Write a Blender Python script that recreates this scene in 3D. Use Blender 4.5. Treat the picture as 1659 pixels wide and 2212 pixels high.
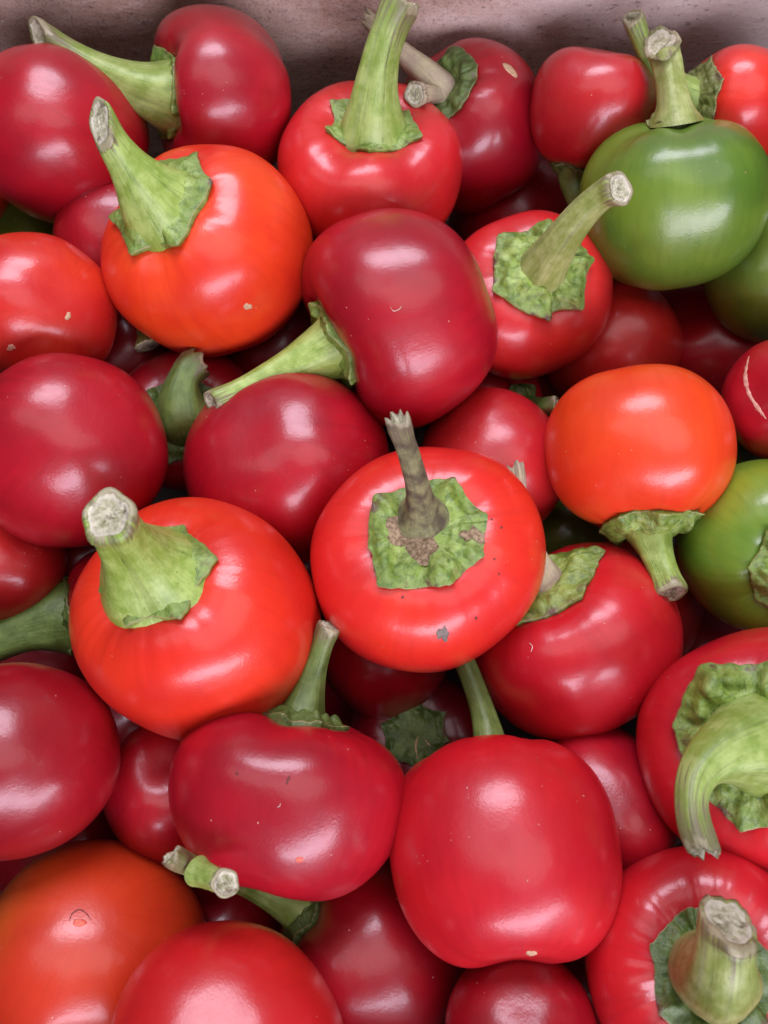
import bpy, math, random
import numpy as np
from mathutils import Vector, Matrix
from mathutils.bvhtree import BVHTree

for o in list(bpy.data.objects): bpy.data.objects.remove(o)
scene = bpy.context.scene
C = scene.collection

# ------------------------------------------------------------------ camera
IMG_W, IMG_H = 1659.0, 2212.0           # the photograph's measuring grid
FOVY = math.radians(60)
FPX = IMG_H / 2 / math.tan(FOVY / 2)
TILT = math.radians(16)
CAM_H = 0.26                            # camera above the plane of the top layer
cam_data = bpy.data.cameras.new("camera")
cam = bpy.data.objects.new("camera", cam_data); C.objects.link(cam)
cam.location = (0, 0, CAM_H); cam.rotation_euler = (TILT, 0, 0)
cam_data.sensor_fit = 'VERTICAL'; cam_data.sensor_height = 36
cam_data.angle_y = FOVY
cam_data.clip_start = 0.01; cam_data.clip_end = 50
cam_data.dof.use_dof = True
cam_data.dof.focus_distance = 0.262
cam_data.dof.aperture_fstop = cam_data.lens / 1.6
scene.camera = cam
CAM = Vector((0, 0, CAM_H))
RC = Matrix.Rotation(TILT, 3, 'X')

# ------------------------------------------------------------------ world, lamps, exposure
world = bpy.data.worlds.new("World"); scene.world = world; world.use_nodes = True
wn = world.node_tree; bg = wn.nodes["Background"]
bg.inputs[0].default_value = (0.78, 0.80, 0.95, 1); bg.inputs[1].default_value = 0.12
def area(name, loc, target, sx, sy, power, col):
    l = bpy.data.lights.new(name, 'AREA'); l.shape = 'ELLIPSE'; l.size = sx; l.size_y = sy
    l.energy = power; l.color = col
    o = bpy.data.objects.new(name, l); C.objects.link(o); o.location = loc
    d = Vector(target) - Vector(loc); o.rotation_euler = d.to_track_quat('-Z', 'Y').to_euler()
    return o
area("lamp_window", (-0.10, 1.15, 1.45), (0, 0.05, 0), 1.35, 0.62, 30.0, (0.89, 0.85, 1.0))
area("lamp_window", (0.45, -1.25, 0.78), (0, 0.0, 0), 1.9, 0.52, 32.0, (0.87, 0.83, 1.0))
area("lamp_ceiling", (0.50, 0.05, 1.7), (0.1, 0.0, 0), 1.2, 1.7, 9.0, (1.0, 0.96, 0.97))
area("lamp_ceiling", (-0.75, 0.25, 1.6), (0, 0.0, 0), 0.7, 1.3, 3.5, (1.0, 0.96, 0.97))
scene.view_settings.view_transform = 'Standard'; scene.view_settings.look = 'None'
scene.view_settings.gamma = 1; scene.view_settings.exposure = 0.14
scene.cycles.use_denoising = True
scene.cycles.max_bounces = 8

# ------------------------------------------------------------------ helpers
def ray(px, py):
    d = Vector(((px - IMG_W / 2) / FPX, -(py - IMG_H / 2) / FPX, -1.0))
    return (RC @ d)                     # not normalised: multiply by depth along the optical axis
def basis(px, py):
    w = -ray(px, py).normalized()
    u = (RC @ Vector((1, 0, 0))); u = (u - w * u.dot(w)).normalized()
    return u, w.cross(u), w
def img_dir(px, py, a):
    u, v, w = basis(px, py)
    return (u * a[0] + v * a[1] + w * a[2]).normalized()

def link(name, me, mat, parent=None):
    o = bpy.data.objects.new(name, me); C.objects.link(o)
    if mat: me.materials.append(mat)
    if parent: o.parent = parent
    return o
def mesh_from(name, v, f, smooth=True, attrs=None):
    me = bpy.data.meshes.new(name)
    me.from_pydata([tuple(map(float, p)) for p in v], [], f)
    if smooth: me.polygons.foreach_set('use_smooth', [True] * len(me.polygons))
    for k, a in (attrs or {}).items():
        at = me.attributes.new(k, 'FLOAT', 'POINT'); at.data.foreach_set('value', np.asarray(a, dtype=np.float32).ravel())
    me.update()
    return me
def grid_faces(nr, nc, off=0):
    f = []
    for i in range(nr - 1):
        for j in range(nc):
            a = off + i * nc + j; b = off + i * nc + (j + 1) % nc
            f.append((a, a + nc, b + nc, b))
    return f
class Noise:
    """smooth pseudo noise: a sum of sine waves of random direction"""
    def __init__(s, seed, freq, n=7):
        r = np.random.RandomState(seed)
        d = r.normal(size=(n, 3)); d /= np.linalg.norm(d, axis=1)[:, None]
        s.k = d * (freq * r.uniform(0.6, 1.5, (n, 1))); s.p = r.uniform(0, 6.28, n); s.n = n
    def __call__(s, P):
        return np.sin(P @ s.k.T + s.p).sum(-1) / math.sqrt(s.n)
def smooth(x, a, b):
    t = np.clip((x - a) / (b - a), 0, 1); return t * t * (3 - 2 * t)

# ------------------------------------------------------------------ materials
def new_mat(name):
    m = bpy.data.materials.new(name); m.use_nodes = True
    nt = m.node_tree; b = nt.nodes["Principled BSDF"]
    return m, nt, b
def N(nt, t, **kw):
    n = nt.nodes.new(t)
    for k, v in kw.items():
        if hasattr(n, k): setattr(n, k, v)
        else: n.inputs[k].default_value = v
    return n
def mixc(nt, fac, a, b):
    n = nt.nodes.new("ShaderNodeMix"); n.data_type = 'RGBA'
    for s, v in ((n.inputs[0], fac), (n.inputs[6], a), (n.inputs[7], b)):
        if isinstance(v, bpy.types.NodeSocket): nt.links.new(v, s)
        elif isinstance(v, (int, float)): s.default_value = v
        else: s.default_value = (*v, 1)
    return n.outputs[2]
def ramp(nt, fac, lo, hi, a=0.0, b=1.0):
    n = nt.nodes.new("ShaderNodeMapRange"); n.interpolation_type = 'SMOOTHSTEP'
    nt.links.new(fac, n.inputs[0])
    n.inputs[1].default_value = lo; n.inputs[2].default_value = hi
    n.inputs[3].default_value = a; n.inputs[4].default_value = b
    return n.outputs[0]
def mth(nt, op, a, b=None):
    n = nt.nodes.new("ShaderNodeMath"); n.operation = op
    for i, v in enumerate((a, b)):
        if v is None: continue
        if isinstance(v, bpy.types.NodeSocket): nt.links.new(v, n.inputs[i])
        else: n.inputs[i].default_value = v
    return n.outputs[0]

SKINS = {  # main colour, second tone, rough
 'bright': ((0.62, 0.016, 0.014), (0.70, 0.030, 0.012)),
 'red':    ((0.44, 0.006, 0.015), (0.54, 0.010, 0.016)),
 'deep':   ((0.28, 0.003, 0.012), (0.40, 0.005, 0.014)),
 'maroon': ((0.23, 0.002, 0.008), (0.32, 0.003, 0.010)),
 'orange': ((0.62, 0.020, 0.008), (0.74, 0.055, 0.009)),
 'green':  ((0.075, 0.150, 0.014), (0.15, 0.245, 0.024)),
 'olive':  ((0.10, 0.13, 0.015), (0.15, 0.17, 0.02)),
}
def skin(kind, seed, R, tint=None):
    """tint: (colour, local direction, low, high) - a ripening gradient across the fruit"""
    m, nt, b = new_mat("pepper_skin_" + kind)
    L = nt.links
    tc = N(nt, "ShaderNodeTexCoord"); oc = tc.outputs["Object"]
    mp = N(nt, "ShaderNodeMapping"); mp.inputs[1].default_value = (seed * .37, seed * .11, seed * .73); L.new(oc, mp.inputs[0])
    co = mp.outputs[0]
    n1 = N(nt, "ShaderNodeTexNoise", Scale=0.9 / R, Detail=3.0, Roughness=0.5); L.new(co, n1.inputs[0])
    c1, c2 = SKINS[kind]
    col = mixc(nt, ramp(nt, n1.outputs[0], 0.35, 0.65), c1, c2)
    # faint lengthwise fibres under the skin
    sep = N(nt, "ShaderNodeSeparateXYZ"); L.new(oc, sep.inputs[0])
    ang = mth(nt, 'ARCTAN2', sep.outputs[1], sep.outputs[0])
    cmb = N(nt, "ShaderNodeCombineXYZ"); L.new(mth(nt, 'MULTIPLY', ang, 9.0), cmb.inputs[0]); L.new(mth(nt, 'MULTIPLY', sep.outputs[2], 1.3 / R), cmb.inputs[1])
    cmb.inputs[2].default_value = seed
    n2 = N(nt, "ShaderNodeTexNoise", Scale=1.6, Detail=4.0); L.new(cmb.outputs[0], n2.inputs[0])
    dk = tuple(x * 0.80 for x in c1)
    col = mixc(nt, ramp(nt, n2.outputs[0], 0.45, 0.70, 0, 0.24), col, dk)
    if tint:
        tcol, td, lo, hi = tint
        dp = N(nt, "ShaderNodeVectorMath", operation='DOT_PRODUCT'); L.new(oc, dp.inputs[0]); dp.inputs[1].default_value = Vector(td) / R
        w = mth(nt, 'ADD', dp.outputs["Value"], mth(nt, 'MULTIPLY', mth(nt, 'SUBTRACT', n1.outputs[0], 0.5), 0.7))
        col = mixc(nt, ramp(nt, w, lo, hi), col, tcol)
    # dust specks and pin scars, sparse
    vo = N(nt, "ShaderNodeTexVoronoi", Scale=260.0); L.new(co, vo.inputs[0])
    sp = N(nt, "ShaderNodeSeparateColor"); L.new(vo.outputs["Color"], sp.inputs[0])
    dot = mth(nt, 'MULTIPLY', mth(nt, 'LESS_THAN', vo.outputs["Distance"], 0.055), mth(nt, 'GREATER_THAN', sp.outputs[0], 0.86))
    col = mixc(nt, mth(nt, 'MULTIPLY', dot, 0.75), col, (0.62, 0.36, 0.25))
    vo2 = N(nt, "ShaderNodeTexVoronoi", Scale=190.0); L.new(mp.outputs[0], vo2.inputs[0])
    sp2 = N(nt, "ShaderNodeSeparateColor"); L.new(vo2.outputs["Color"], sp2.inputs[0])
    dot2 = mth(nt, 'MULTIPLY', mth(nt, 'LESS_THAN', vo2.outputs["Distance"], 0.05), mth(nt, 'GREATER_THAN', sp2.outputs[1], 0.93))
    col = mixc(nt, mth(nt, 'MULTIPLY', dot2, 0.5), col, (0.08, 0.01, 0.01))
    # drifts of fine dust
    vo3 = N(nt, "ShaderNodeTexVoronoi", Scale=620.0); L.new(co, vo3.inputs[0])
    sp3 = N(nt, "ShaderNodeSeparateColor"); L.new(vo3.outputs["Color"], sp3.inputs[0])
    n6 = N(nt, "ShaderNodeTexNoise", Scale=1.7 / R, Detail=2.0); L.new(mp.outputs[0], n6.inputs[0])
    dot3 = mth(nt, 'MULTIPLY', mth(nt, 'LESS_THAN', vo3.outputs["Distance"], 0.10), mth(nt, 'GREATER_THAN', mth(nt, 'MULTIPLY', sp3.outputs[2], ramp(nt, n6.outputs[0], 0.45, 0.7)), 0.62))
    col = mixc(nt, mth(nt, 'MULTIPLY', dot3, 0.5), col, (0.60, 0.38, 0.30))
    L.new(col, b.inputs["Base Color"])
    n3 = N(nt, "ShaderNodeTexNoise", Scale=2.2 / R, Detail=6.0, Roughness=0.65); L.new(co, n3.inputs[0])
    L.new(ramp(nt, n3.outputs[0], 0.3, 0.7, 0.36, 0.44), b.inputs["Roughness"]); b.inputs["Specular IOR Level"].default_value = (0.35)
    b.inputs["Coat Weight"].default_value = 0.6
    b.inputs["Coat IOR"].default_value = 1.45
    L.new(ramp(nt, n3.outputs[0], 0.3, 0.75, 0.18, 0.26), b.inputs["Coat Roughness"])
    b.inputs["Subsurface Weight"].default_value = 0.10
    b.inputs["Subsurface Radius"].default_value = (1.0, 0.25, 0.12)
    b.inputs["Subsurface Scale"].default_value = 0.004
    n4 = N(nt, "ShaderNodeTexNoise", Scale=1500.0, Detail=2.0); L.new(co, n4.inputs[0])
    bm1 = N(nt, "ShaderNodeBump", Strength=0.3, Distance=0.0001); L.new(n4.outputs[0], bm1.inputs["Height"])
    n5 = N(nt, "ShaderNodeTexNoise", Scale=5.0 / R, Detail=3.0); L.new(co, n5.inputs[0])
    bm2 = N(nt, "ShaderNodeBump", Strength=0.4, Distance=0.0003); L.new(n5.outputs[0], bm2.inputs["Height"]); L.new(bm1.outputs[0], bm2.inputs["Normal"])
    L.new(bm2.outputs[0], b.inputs["Normal"]); L.new(bm2.outputs[0], b.inputs["Coat Normal"])
    return m

def green_mat(kind):
    """stem and calyx tissue; point attributes: along (0 root .. 1 tip / rim), around"""
    m, nt, b = new_mat("pepper_" + kind); L = nt.links
    base = {'fresh': ((0.22, 0.33, 0.045), (0.38, 0.50, 0.13), (0.075, 0.14, 0.020)),
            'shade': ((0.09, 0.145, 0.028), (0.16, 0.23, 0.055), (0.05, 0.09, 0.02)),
            'olive': ((0.22, 0.27, 0.055), (0.36, 0.40, 0.14), (0.10, 0.11, 0.035)),
            'weathered': ((0.21, 0.31, 0.05), (0.35, 0.45, 0.13), (0.07, 0.10, 0.025)),
            'dry':   ((0.085, 0.060, 0.035), (0.26, 0.25, 0.11), (0.03, 0.018, 0.014)),
            'tan':   ((0.36, 0.28, 0.20), (0.46, 0.40, 0.24), (0.16, 0.10, 0.09))}[kind.split('_')[0]]
    cal = kind.endswith('calyx'); wd = 'weathered' in kind
    tc = N(nt, "ShaderNodeTexCoord"); oc = tc.outputs["Object"]
    al = N(nt, "ShaderNodeAttribute", attribute_name="along").outputs["Fac"]
    ar = N(nt, "ShaderNodeAttribute", attribute_name="around").outputs["Fac"]
    oi = N(nt, "ShaderNodeObjectInfo")
    cmb = N(nt, "ShaderNodeCombineXYZ")
    L.new(mth(nt, 'MULTIPLY', mth(nt, 'SINE', mth(nt, 'MULTIPLY', ar, 6.28318)), 3.0), cmb.inputs[0])
    L.new(mth(nt, 'MULTIPLY', mth(nt, 'COSINE', mth(nt, 'MULTIPLY', ar, 6.28318)), 3.0), cmb.inputs[1])
    L.new(mth(nt, 'ADD', mth(nt, 'MULTIPLY', al, 1.1), mth(nt, 'MULTIPLY', oi.outputs["Random"], 37.0)), cmb.inputs[2])
    nA = N(nt, "ShaderNodeTexNoise", Scale=2.2, Detail=6.0, Roughness=0.6); L.new(cmb.outputs[0], nA.inputs[0])
    nB = N(nt, "ShaderNodeTexNoise", Scale=170.0, Detail=4.0, Roughness=0.6); L.new(oc, nB.inputs[0])
    nC = N(nt, "ShaderNodeTexNoise", Scale=420.0, Detail=5.0, Roughness=0.7); L.new(oc, nC.inputs[0])
    col = mixc(nt, ramp(nt, nB.outputs[0], 0.34, 0.66), base[0], base[1])
    col = mixc(nt, ramp(nt, nA.outputs[0], 0.50, 0.70, 0, 0.6 if cal else 0.35), col, base[2])
    if cal:
        col = mixc(nt, ramp(nt, nC.outputs[0], 0.46, 0.66, 0, 0.75), col, base[2])
        col = mixc(nt, mth(nt, 'MULTIPLY', ramp(nt, al, 0.55, 0.95), 0.45), col, base[2])
        col = mixc(nt, ramp(nt, al, 0.985, 0.998), col, (0.34, 0.26, 0.12))
        br = mth(nt, 'MULTIPLY', ramp(nt, al, 0.80, 0.97), ramp(nt, nB.outputs[0], 0.55, 0.66))
        col = mixc(nt, br, col, (0.12, 0.07, 0.04))
    else:
        # dark cracks running along the stem, brown drying towards the cut
        col = mixc(nt, ramp(nt, nA.outputs[0], 0.70, 0.73, 0, 0.8), col, (0.045, 0.03, 0.02))
        w = mth(nt, 'ADD', al, mth(nt, 'MULTIPLY', mth(nt, 'SUBTRACT', nB.outputs[0], 0.5), 0.45))
        nS = N(nt, "ShaderNodeTexNoise", Scale=7.0, Detail=5.0, Roughness=0.7); L.new(cmb.outputs[0], nS.inputs[0])
        col = mixc(nt, ramp(nt, nS.outputs[0], 0.50, 0.68, 0, 0.28), col, base[2])
        w2 = mth(nt, 'ADD', w, mth(nt, 'MULTIPLY', mth(nt, 'SUBTRACT', nA.outputs[0], 0.5), 0.9))
        col = mixc(nt, ramp(nt, w2, 0.66 if wd else 0.82, 1.0 if wd else 1.02, 0, 0.85), col, (0.15, 0.11, 0.07))
        pale = ramp(nt, w, 0.965, 1.02, 0, 0.6)
        col = mixc(nt, pale, col, (0.42, 0.37, 0.24))
    vo = N(nt, "ShaderNodeTexVoronoi", Scale=520.0); L.new(oc, vo.inputs[0])
    sp = N(nt, "ShaderNodeSeparateColor"); L.new(vo.outputs["Color"], sp.inputs[0])
    dot = mth(nt, 'MULTIPLY', mth(nt, 'LESS_THAN', vo.outputs["Distance"], 0.12), mth(nt, 'GREATER_THAN', sp.outputs[0], 0.8))
    col = mixc(nt, mth(nt, 'MULTIPLY', dot, 0.6), col, base[2])
    L.new(col, b.inputs["Base Color"])
    b.inputs["Roughness"].default_value = (0.33 if cal else 0.42) if kind[:3] not in ('dry', 'tan') else 0.8
    b.inputs["Specular IOR Level"].default_value = 0.6
    b.inputs["Subsurface Weight"].default_value = 0.08; b.inputs["Subsurface Scale"].default_value = 0.002
    b.inputs["Subsurface Radius"].default_value = (0.5, 1.0, 0.3)
    b1 = N(nt, "ShaderNodeBump", Strength=0.7, Distance=0.0006 if cal else 0.0003); L.new(nA.outputs[0], b1.inputs["Height"])
    b2 = N(nt, "ShaderNodeBump", Strength=0.8, Distance=0.0008 if cal else 0.0003); L.new(nC.outputs[0], b2.inputs["Height"]); L.new(b1.outputs[0], b2.inputs["Normal"])
    L.new(b2.outputs[0], b.inputs["Normal"])
    return m
MATS = {}
def gm(k):
    if k not in MATS: MATS[k] = green_mat(k)
    return MATS[k]
def cut_mat():
    m, nt, b = new_mat("cut_stem_pith"); L = nt.links
    oc = N(nt, "ShaderNodeTexCoord").outputs["Object"]
    al = N(nt, "ShaderNodeAttribute", attribute_name="along").outputs["Fac"]
    n1 = N(nt, "ShaderNodeTexNoise", Scale=420.0, Detail=6.0, Roughness=0.7); L.new(oc, n1.inputs[0])
    n2 = N(nt, "ShaderNodeTexNoise", Scale=230.0, Detail=3.0); L.new(oc, n2.inputs[0])
    col = mixc(nt, ramp(nt, n1.outputs[0], 0.35, 0.65), (0.26, 0.25, 0.13), (0.60, 0.57, 0.42))
    col = mixc(nt, ramp(nt, al, 0.62, 0.92, 0, 0.7), col, (0.62, 0.57, 0.46))
    col = mixc(nt, ramp(nt, n2.outputs[0], 0.58, 0.70, 0, 0.8), col, (0.13, 0.09, 0.05))
    col = mixc(nt, ramp(nt, al, 0.0, 0.22, 0.55, 0.0), col, (0.10, 0.08, 0.04))
    L.new(col, b.inputs["Base Color"]); b.inputs["Roughness"].default_value = 0.85
    bp = N(nt, "ShaderNodeBump", Strength=0.9, Distance=0.0007); L.new(n1.outputs[0], bp.inputs["Height"]); L.new(bp.outputs[0], b.inputs["Normal"])
    return m
CUT = cut_mat()
def flat_mat(name, c1, c2, scale=600, rough=0.8, bump=0.0004):
    m, nt, b = new_mat(name); L = nt.links
    oc = N(nt, "ShaderNodeTexCoord").outputs["Object"]
    n1 = N(nt, "ShaderNodeTexNoise", Scale=float(scale), Detail=6.0, Roughness=0.7); L.new(oc, n1.inputs[0])
    L.new(mixc(nt, ramp(nt, n1.outputs[0], 0.38, 0.62), c1, c2), b.inputs["Base Color"]); b.inputs["Roughness"].default_value = rough
    bp = N(nt, "ShaderNodeBump", Strength=0.8, Distance=bump); L.new(n1.outputs[0], bp.inputs["Height"]); L.new(bp.outputs[0], b.inputs["Normal"])
    return m
SCAR = {'tan': flat_mat("scar_tan", (0.50, 0.30, 0.17), (0.62, 0.42, 0.26)),
        'grey': flat_mat("scar_grey", (0.13, 0.10, 0.09), (0.24, 0.19, 0.16), 900),
        'cork': flat_mat("scar_cork", (0.16, 0.10, 0.055), (0.42, 0.30, 0.18), 900, 0.9, 0.0010),
        'pale': flat_mat("scar_pale", (0.55, 0.22, 0.16), (0.70, 0.40, 0.30)),
        'dark': flat_mat("scar_dark", (0.11, 0.014, 0.010), (0.18, 0.03, 0.02), 600, 0.5),
        'blush': flat_mat("scar_blush", (0.72, 0.10, 0.06), (0.70, 0.17, 0.10), 600, 0.4),
        'lint': flat_mat("lint", (0.65, 0.52, 0.42), (0.75, 0.62, 0.5))}

# ------------------------------------------------------------------ pepper shape
class Shape:
    def __init__(s, R, hr, seed, n=2.35, d1=0.26, w1=0.42, d2=0.10, w2=0.35, taper=0.06, lobes=4, groove=0.06, lump=0.030, el=0.03, pk=0.0013):
        s.__dict__.update(locals()); r = np.random.RandomState(seed + 11)
        s.H = R * hr
        s.ga = [2 * math.pi * (i + r.uniform(-.22, .22)) / lobes for i in range(lobes)]
        s.gs = r.uniform(0.45, 1.15, lobes); s.off = r.uniform(0, 6.28)
        s.nz = Noise(seed, 2.3); s.nz2 = Noise(seed + 5, 5.5)
        s.wr = r.uniform(0, 6.28, 6)
    def __call__(s, t, ph):
        t = np.asarray(t, float); ph = np.asarray(ph, float)
        si, co = np.sin(t), np.cos(t)
        rho = (np.abs(si) ** s.n + np.abs(co) ** s.n) ** (-1 / s.n)
        r = rho * si * (1 + s.taper * co); z = rho * co * s.hr
        g = 0
        for a, w in zip(s.ga, s.gs):
            d = (ph + s.off - a + math.pi) % (2 * math.pi) - math.pi
            g = g + w * np.exp(-(d / 0.34) ** 2)
        fade = np.where(co > 0, smooth(si, 0.0, 0.45), smooth(si, 0.1, 1.0) ** 1.3)
        k = 1 - s.groove * g * (0.30 + 0.9 * np.abs(co) ** 1.5) * fade
        P = np.stack([r * np.cos(ph), r * np.sin(ph), z], -1)
        k = k + s.lump * s.nz(P) * 0.9 + s.lump * 0.42 * s.nz2(P)
        # fine puckers running into the stem cavity
        pk = np.sin(17 * ph + s.wr[0]) + np.sin(26 * ph + s.wr[1]) + 0.7 * np.sin(41 * ph + s.wr[2])
        k = k + s.pk * pk * np.exp(-((t - 0.62) / 0.26) ** 2)
        P = P * k[..., None]
        P[..., 0] *= 1 + s.el; P[..., 1] *= 1 - s.el
        rr = np.hypot(P[..., 0], P[..., 1])
        top = smooth(co, 0.0, 0.5); bot = smooth(-co, 0.0, 0.5)
        P[..., 2] -= s.d1 * np.exp(-(rr / s.w1) ** 2) * top
        P[..., 2] += s.d2 * np.exp(-(rr / s.w2) ** 2) * bot
        return P * s.R
    def nrm(s, t, ph):
        e = 1e-3
        a = s(t + e, ph) - s(t - e, ph); b = s(t, ph + e) - s(t, ph - e)
        n = np.cross(a, b); l = np.linalg.norm(n, axis=-1, keepdims=True)
        n = n / np.maximum(l, 1e-12)
        n = np.where(l < 1e-9, np.array([0, 0, 1.0]), n)
        return n

def fruit_mesh(S, nt=66, nph=112):
    t = np.linspace(0.012, math.pi - 0.012, nt); ph = np.linspace(0, 2 * math.pi, nph, endpoint=False)
    T, F = np.meshgrid(t, ph, indexing='ij')
    v = S(T, F).reshape(-1, 3); f = grid_faces(nt, nph)
    v = np.vstack([v, S(np.array([1e-4]), np.array([0.])), S(np.array([math.pi - 1e-4]), np.array([0.]))])
    a, b = len(v) - 2, len(v) - 1
    for j in range(nph):
        f.append((a, j, (j + 1) % nph)); q = (nt - 1) * nph
        f.append((b, q + (j + 1) % nph, q + j))
    return mesh_from("fruit", v, f)

def calyx_mesh(S, cr, seed, pts=6, star=0.30, pucker=1.0, lift=0.020, funnel=0.16, fr=0.5, curl=0.05):
    rg = np.random.RandomState(seed + 77)
    tt = np.linspace(0, 1.35, 200); rr = np.hypot(*np.moveaxis(S(tt, tt * 0 + .5), -1, 0)[:2]) / S.R
    tc = float(np.interp(cr, rr, tt))
    nr, na = 30, 150
    ph = np.linspace(0, 2 * math.pi, na, endpoint=False)
    ca = np.sort(np.array([2 * math.pi * (i + rg.uniform(-.2, .2)) / pts for i in range(pts)]))
    cl = rg.uniform(0.90, 1.12, pts)
    ext = np.zeros(na); ridge = np.zeros(na)
    for j, p in enumerate(ph):
        i = np.searchsorted(ca, p) - 1
        a0 = ca[i] - (2 * math.pi if i < 0 else 0); a1 = ca[(i + 1) % pts] + (2 * math.pi if i == pts - 1 else 0)
        q = (p - a0) / (a1 - a0); l0, l1 = cl[i], cl[(i + 1) % pts]
        ext[j] = (l0 * (1 - q) + l1 * q) - star * abs(math.sin(math.pi * q)) ** 0.75
        ridge[j] = math.exp(-(min(q, 1 - q) / 0.16) ** 2)
    ext *= 1 + 0.020 * np.sin(5 * ph + seed) + 0.012 * np.sin(13 * ph + 2 * seed) * np.sin(3 * ph + seed) + 0.010 * np.sin(31 * ph) * np.sin(4 * ph + seed)
    rho = np.linspace(0, 1, nr) ** 0.85; rho[0] = 0.004
    T = rho[:, None] * tc * ext[None, :]; F = np.tile(ph, (nr, 1))
    P = S(T, F); n = S.nrm(T, F)
    c = P / S.R
    n1, n2, n3 = Noise(seed + 1, 11), Noise(seed + 2, 24), Noise(seed + 3, 48)
    rh = rho[:, None]
    amp = smooth(rh, 0.25, 0.8) * pucker
    # valleys of the puckered sheet, ridges along the veins
    off = lift + amp * (0.046 * np.abs(n1(c)) + 0.030 * np.abs(n2(c)) + 0.010 * n3(c) - 0.012) + 0.026 * ridge[None, :] * amp
    off = off + curl * ridge[None, :] * smooth(rh, 0.86, 1.0)
    off = np.maximum(off, 0.010)
    off = off * (1 - 0.55 * smooth(rh, 0.75, 1.0)) 
    P = P + n * (off * S.R)[..., None]
    rad = np.hypot(P[..., 0], P[..., 1]) / S.R
    P[..., 2] += S.R * funnel * np.exp(-(rad / (fr * cr)) ** 2)
    v = [P.reshape(-1, 3)]
    al = [np.repeat(rho, na)]; au = [np.tile(ph / (2 * math.pi), nr)]
    # rim thickness and tucked-under edge
    for dn, sh, a_ in ((-0.010, 1.0, 0.93), (-0.030, 0.97, 0.9), (-0.12, 0.90, 0.9)):
        Tb = T[-1] * sh
        Pb = S(Tb, ph) + S.nrm(Tb, ph) * ((off[-1] + dn) * S.R)[..., None]
        v.append(Pb); al.append(np.full(na, a_)); au.append(ph / (2 * math.pi))
    f = grid_faces(nr + 3, na)
    vv = np.vstack(v); z0 = vv[:na].mean(0)
    vv = np.vstack([vv, z0]); k = len(vv) - 1
    for j in range(na): f.append((k, j, (j + 1) % na))
    me = mesh_from("calyx", vv, f, attrs={'along': np.concatenate(al + [[0]]), 'around': np.concatenate(au + [[0]])})
    return me

def sweep(pts, rad, seed, ridges=5, ramp_=0.05, rough=0.03, cutn=None, jag=0.0, nc=32, tip_len=1.0, wring=0.0):
    """returns stem mesh data and the tip frame"""
    pts = np.array(pts); n = len(pts)
    T = np.gradient(pts, axis=0); T /= np.linalg.norm(T, axis=1)[:, None]
    u = np.cross(T[0], [0.3, 0.8, 0.1]); u /= np.linalg.norm(u)
    ring = []; A = np.linspace(0, 2 * math.pi, nc, endpoint=False)
    nz = Noise(seed, 1.0); s = np.linspace(0, 1, n)
    rg = np.random.RandomState(seed); jz = rg.normal(size=nc); jz = (jz + np.roll(jz, 1)) / 2
    U = []
    for i in range(n):
        u = u - T[i] * u.dot(T[i]); u /= np.linalg.norm(u); U.append(u.copy())
    for i in range(n):
        w = np.cross(T[i], U[i])
        ph = A + wring * s[i]
        k = 1 + ramp_ * np.cos(ridges * ph + seed) * smooth(s[i], 0, .25) + ramp_ * 0.5 * np.cos(3 * ph + seed * 2)
        q = np.stack([np.cos(ph) * 2.2, np.sin(ph) * 2.2, np.full(nc, s[i] * 7)], -1)
        k = k + rough * nz(q) + rough * 0.6 * nz(q * 2.7)
        o = (np.cos(A)[:, None] * U[i] + np.sin(A)[:, None] * w) * (rad[i] * k)[:, None]
        if cutn is not None:
            bl = smooth(s[i], 0.72, 1.0); tc = max(float(T[-1] @ cutn), 0.45)
            o = o + T[i][None] * (-(o @ cutn) / tc * bl)[:, None]
        if jag: o = o + T[i][None] * (jz * jag * rad[i] * smooth(s[i], 0.9, 1.0))[:, None]
        ring.append(pts[i] + o)
    V = np.array(ring)
    return V, T[-1], A

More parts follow.
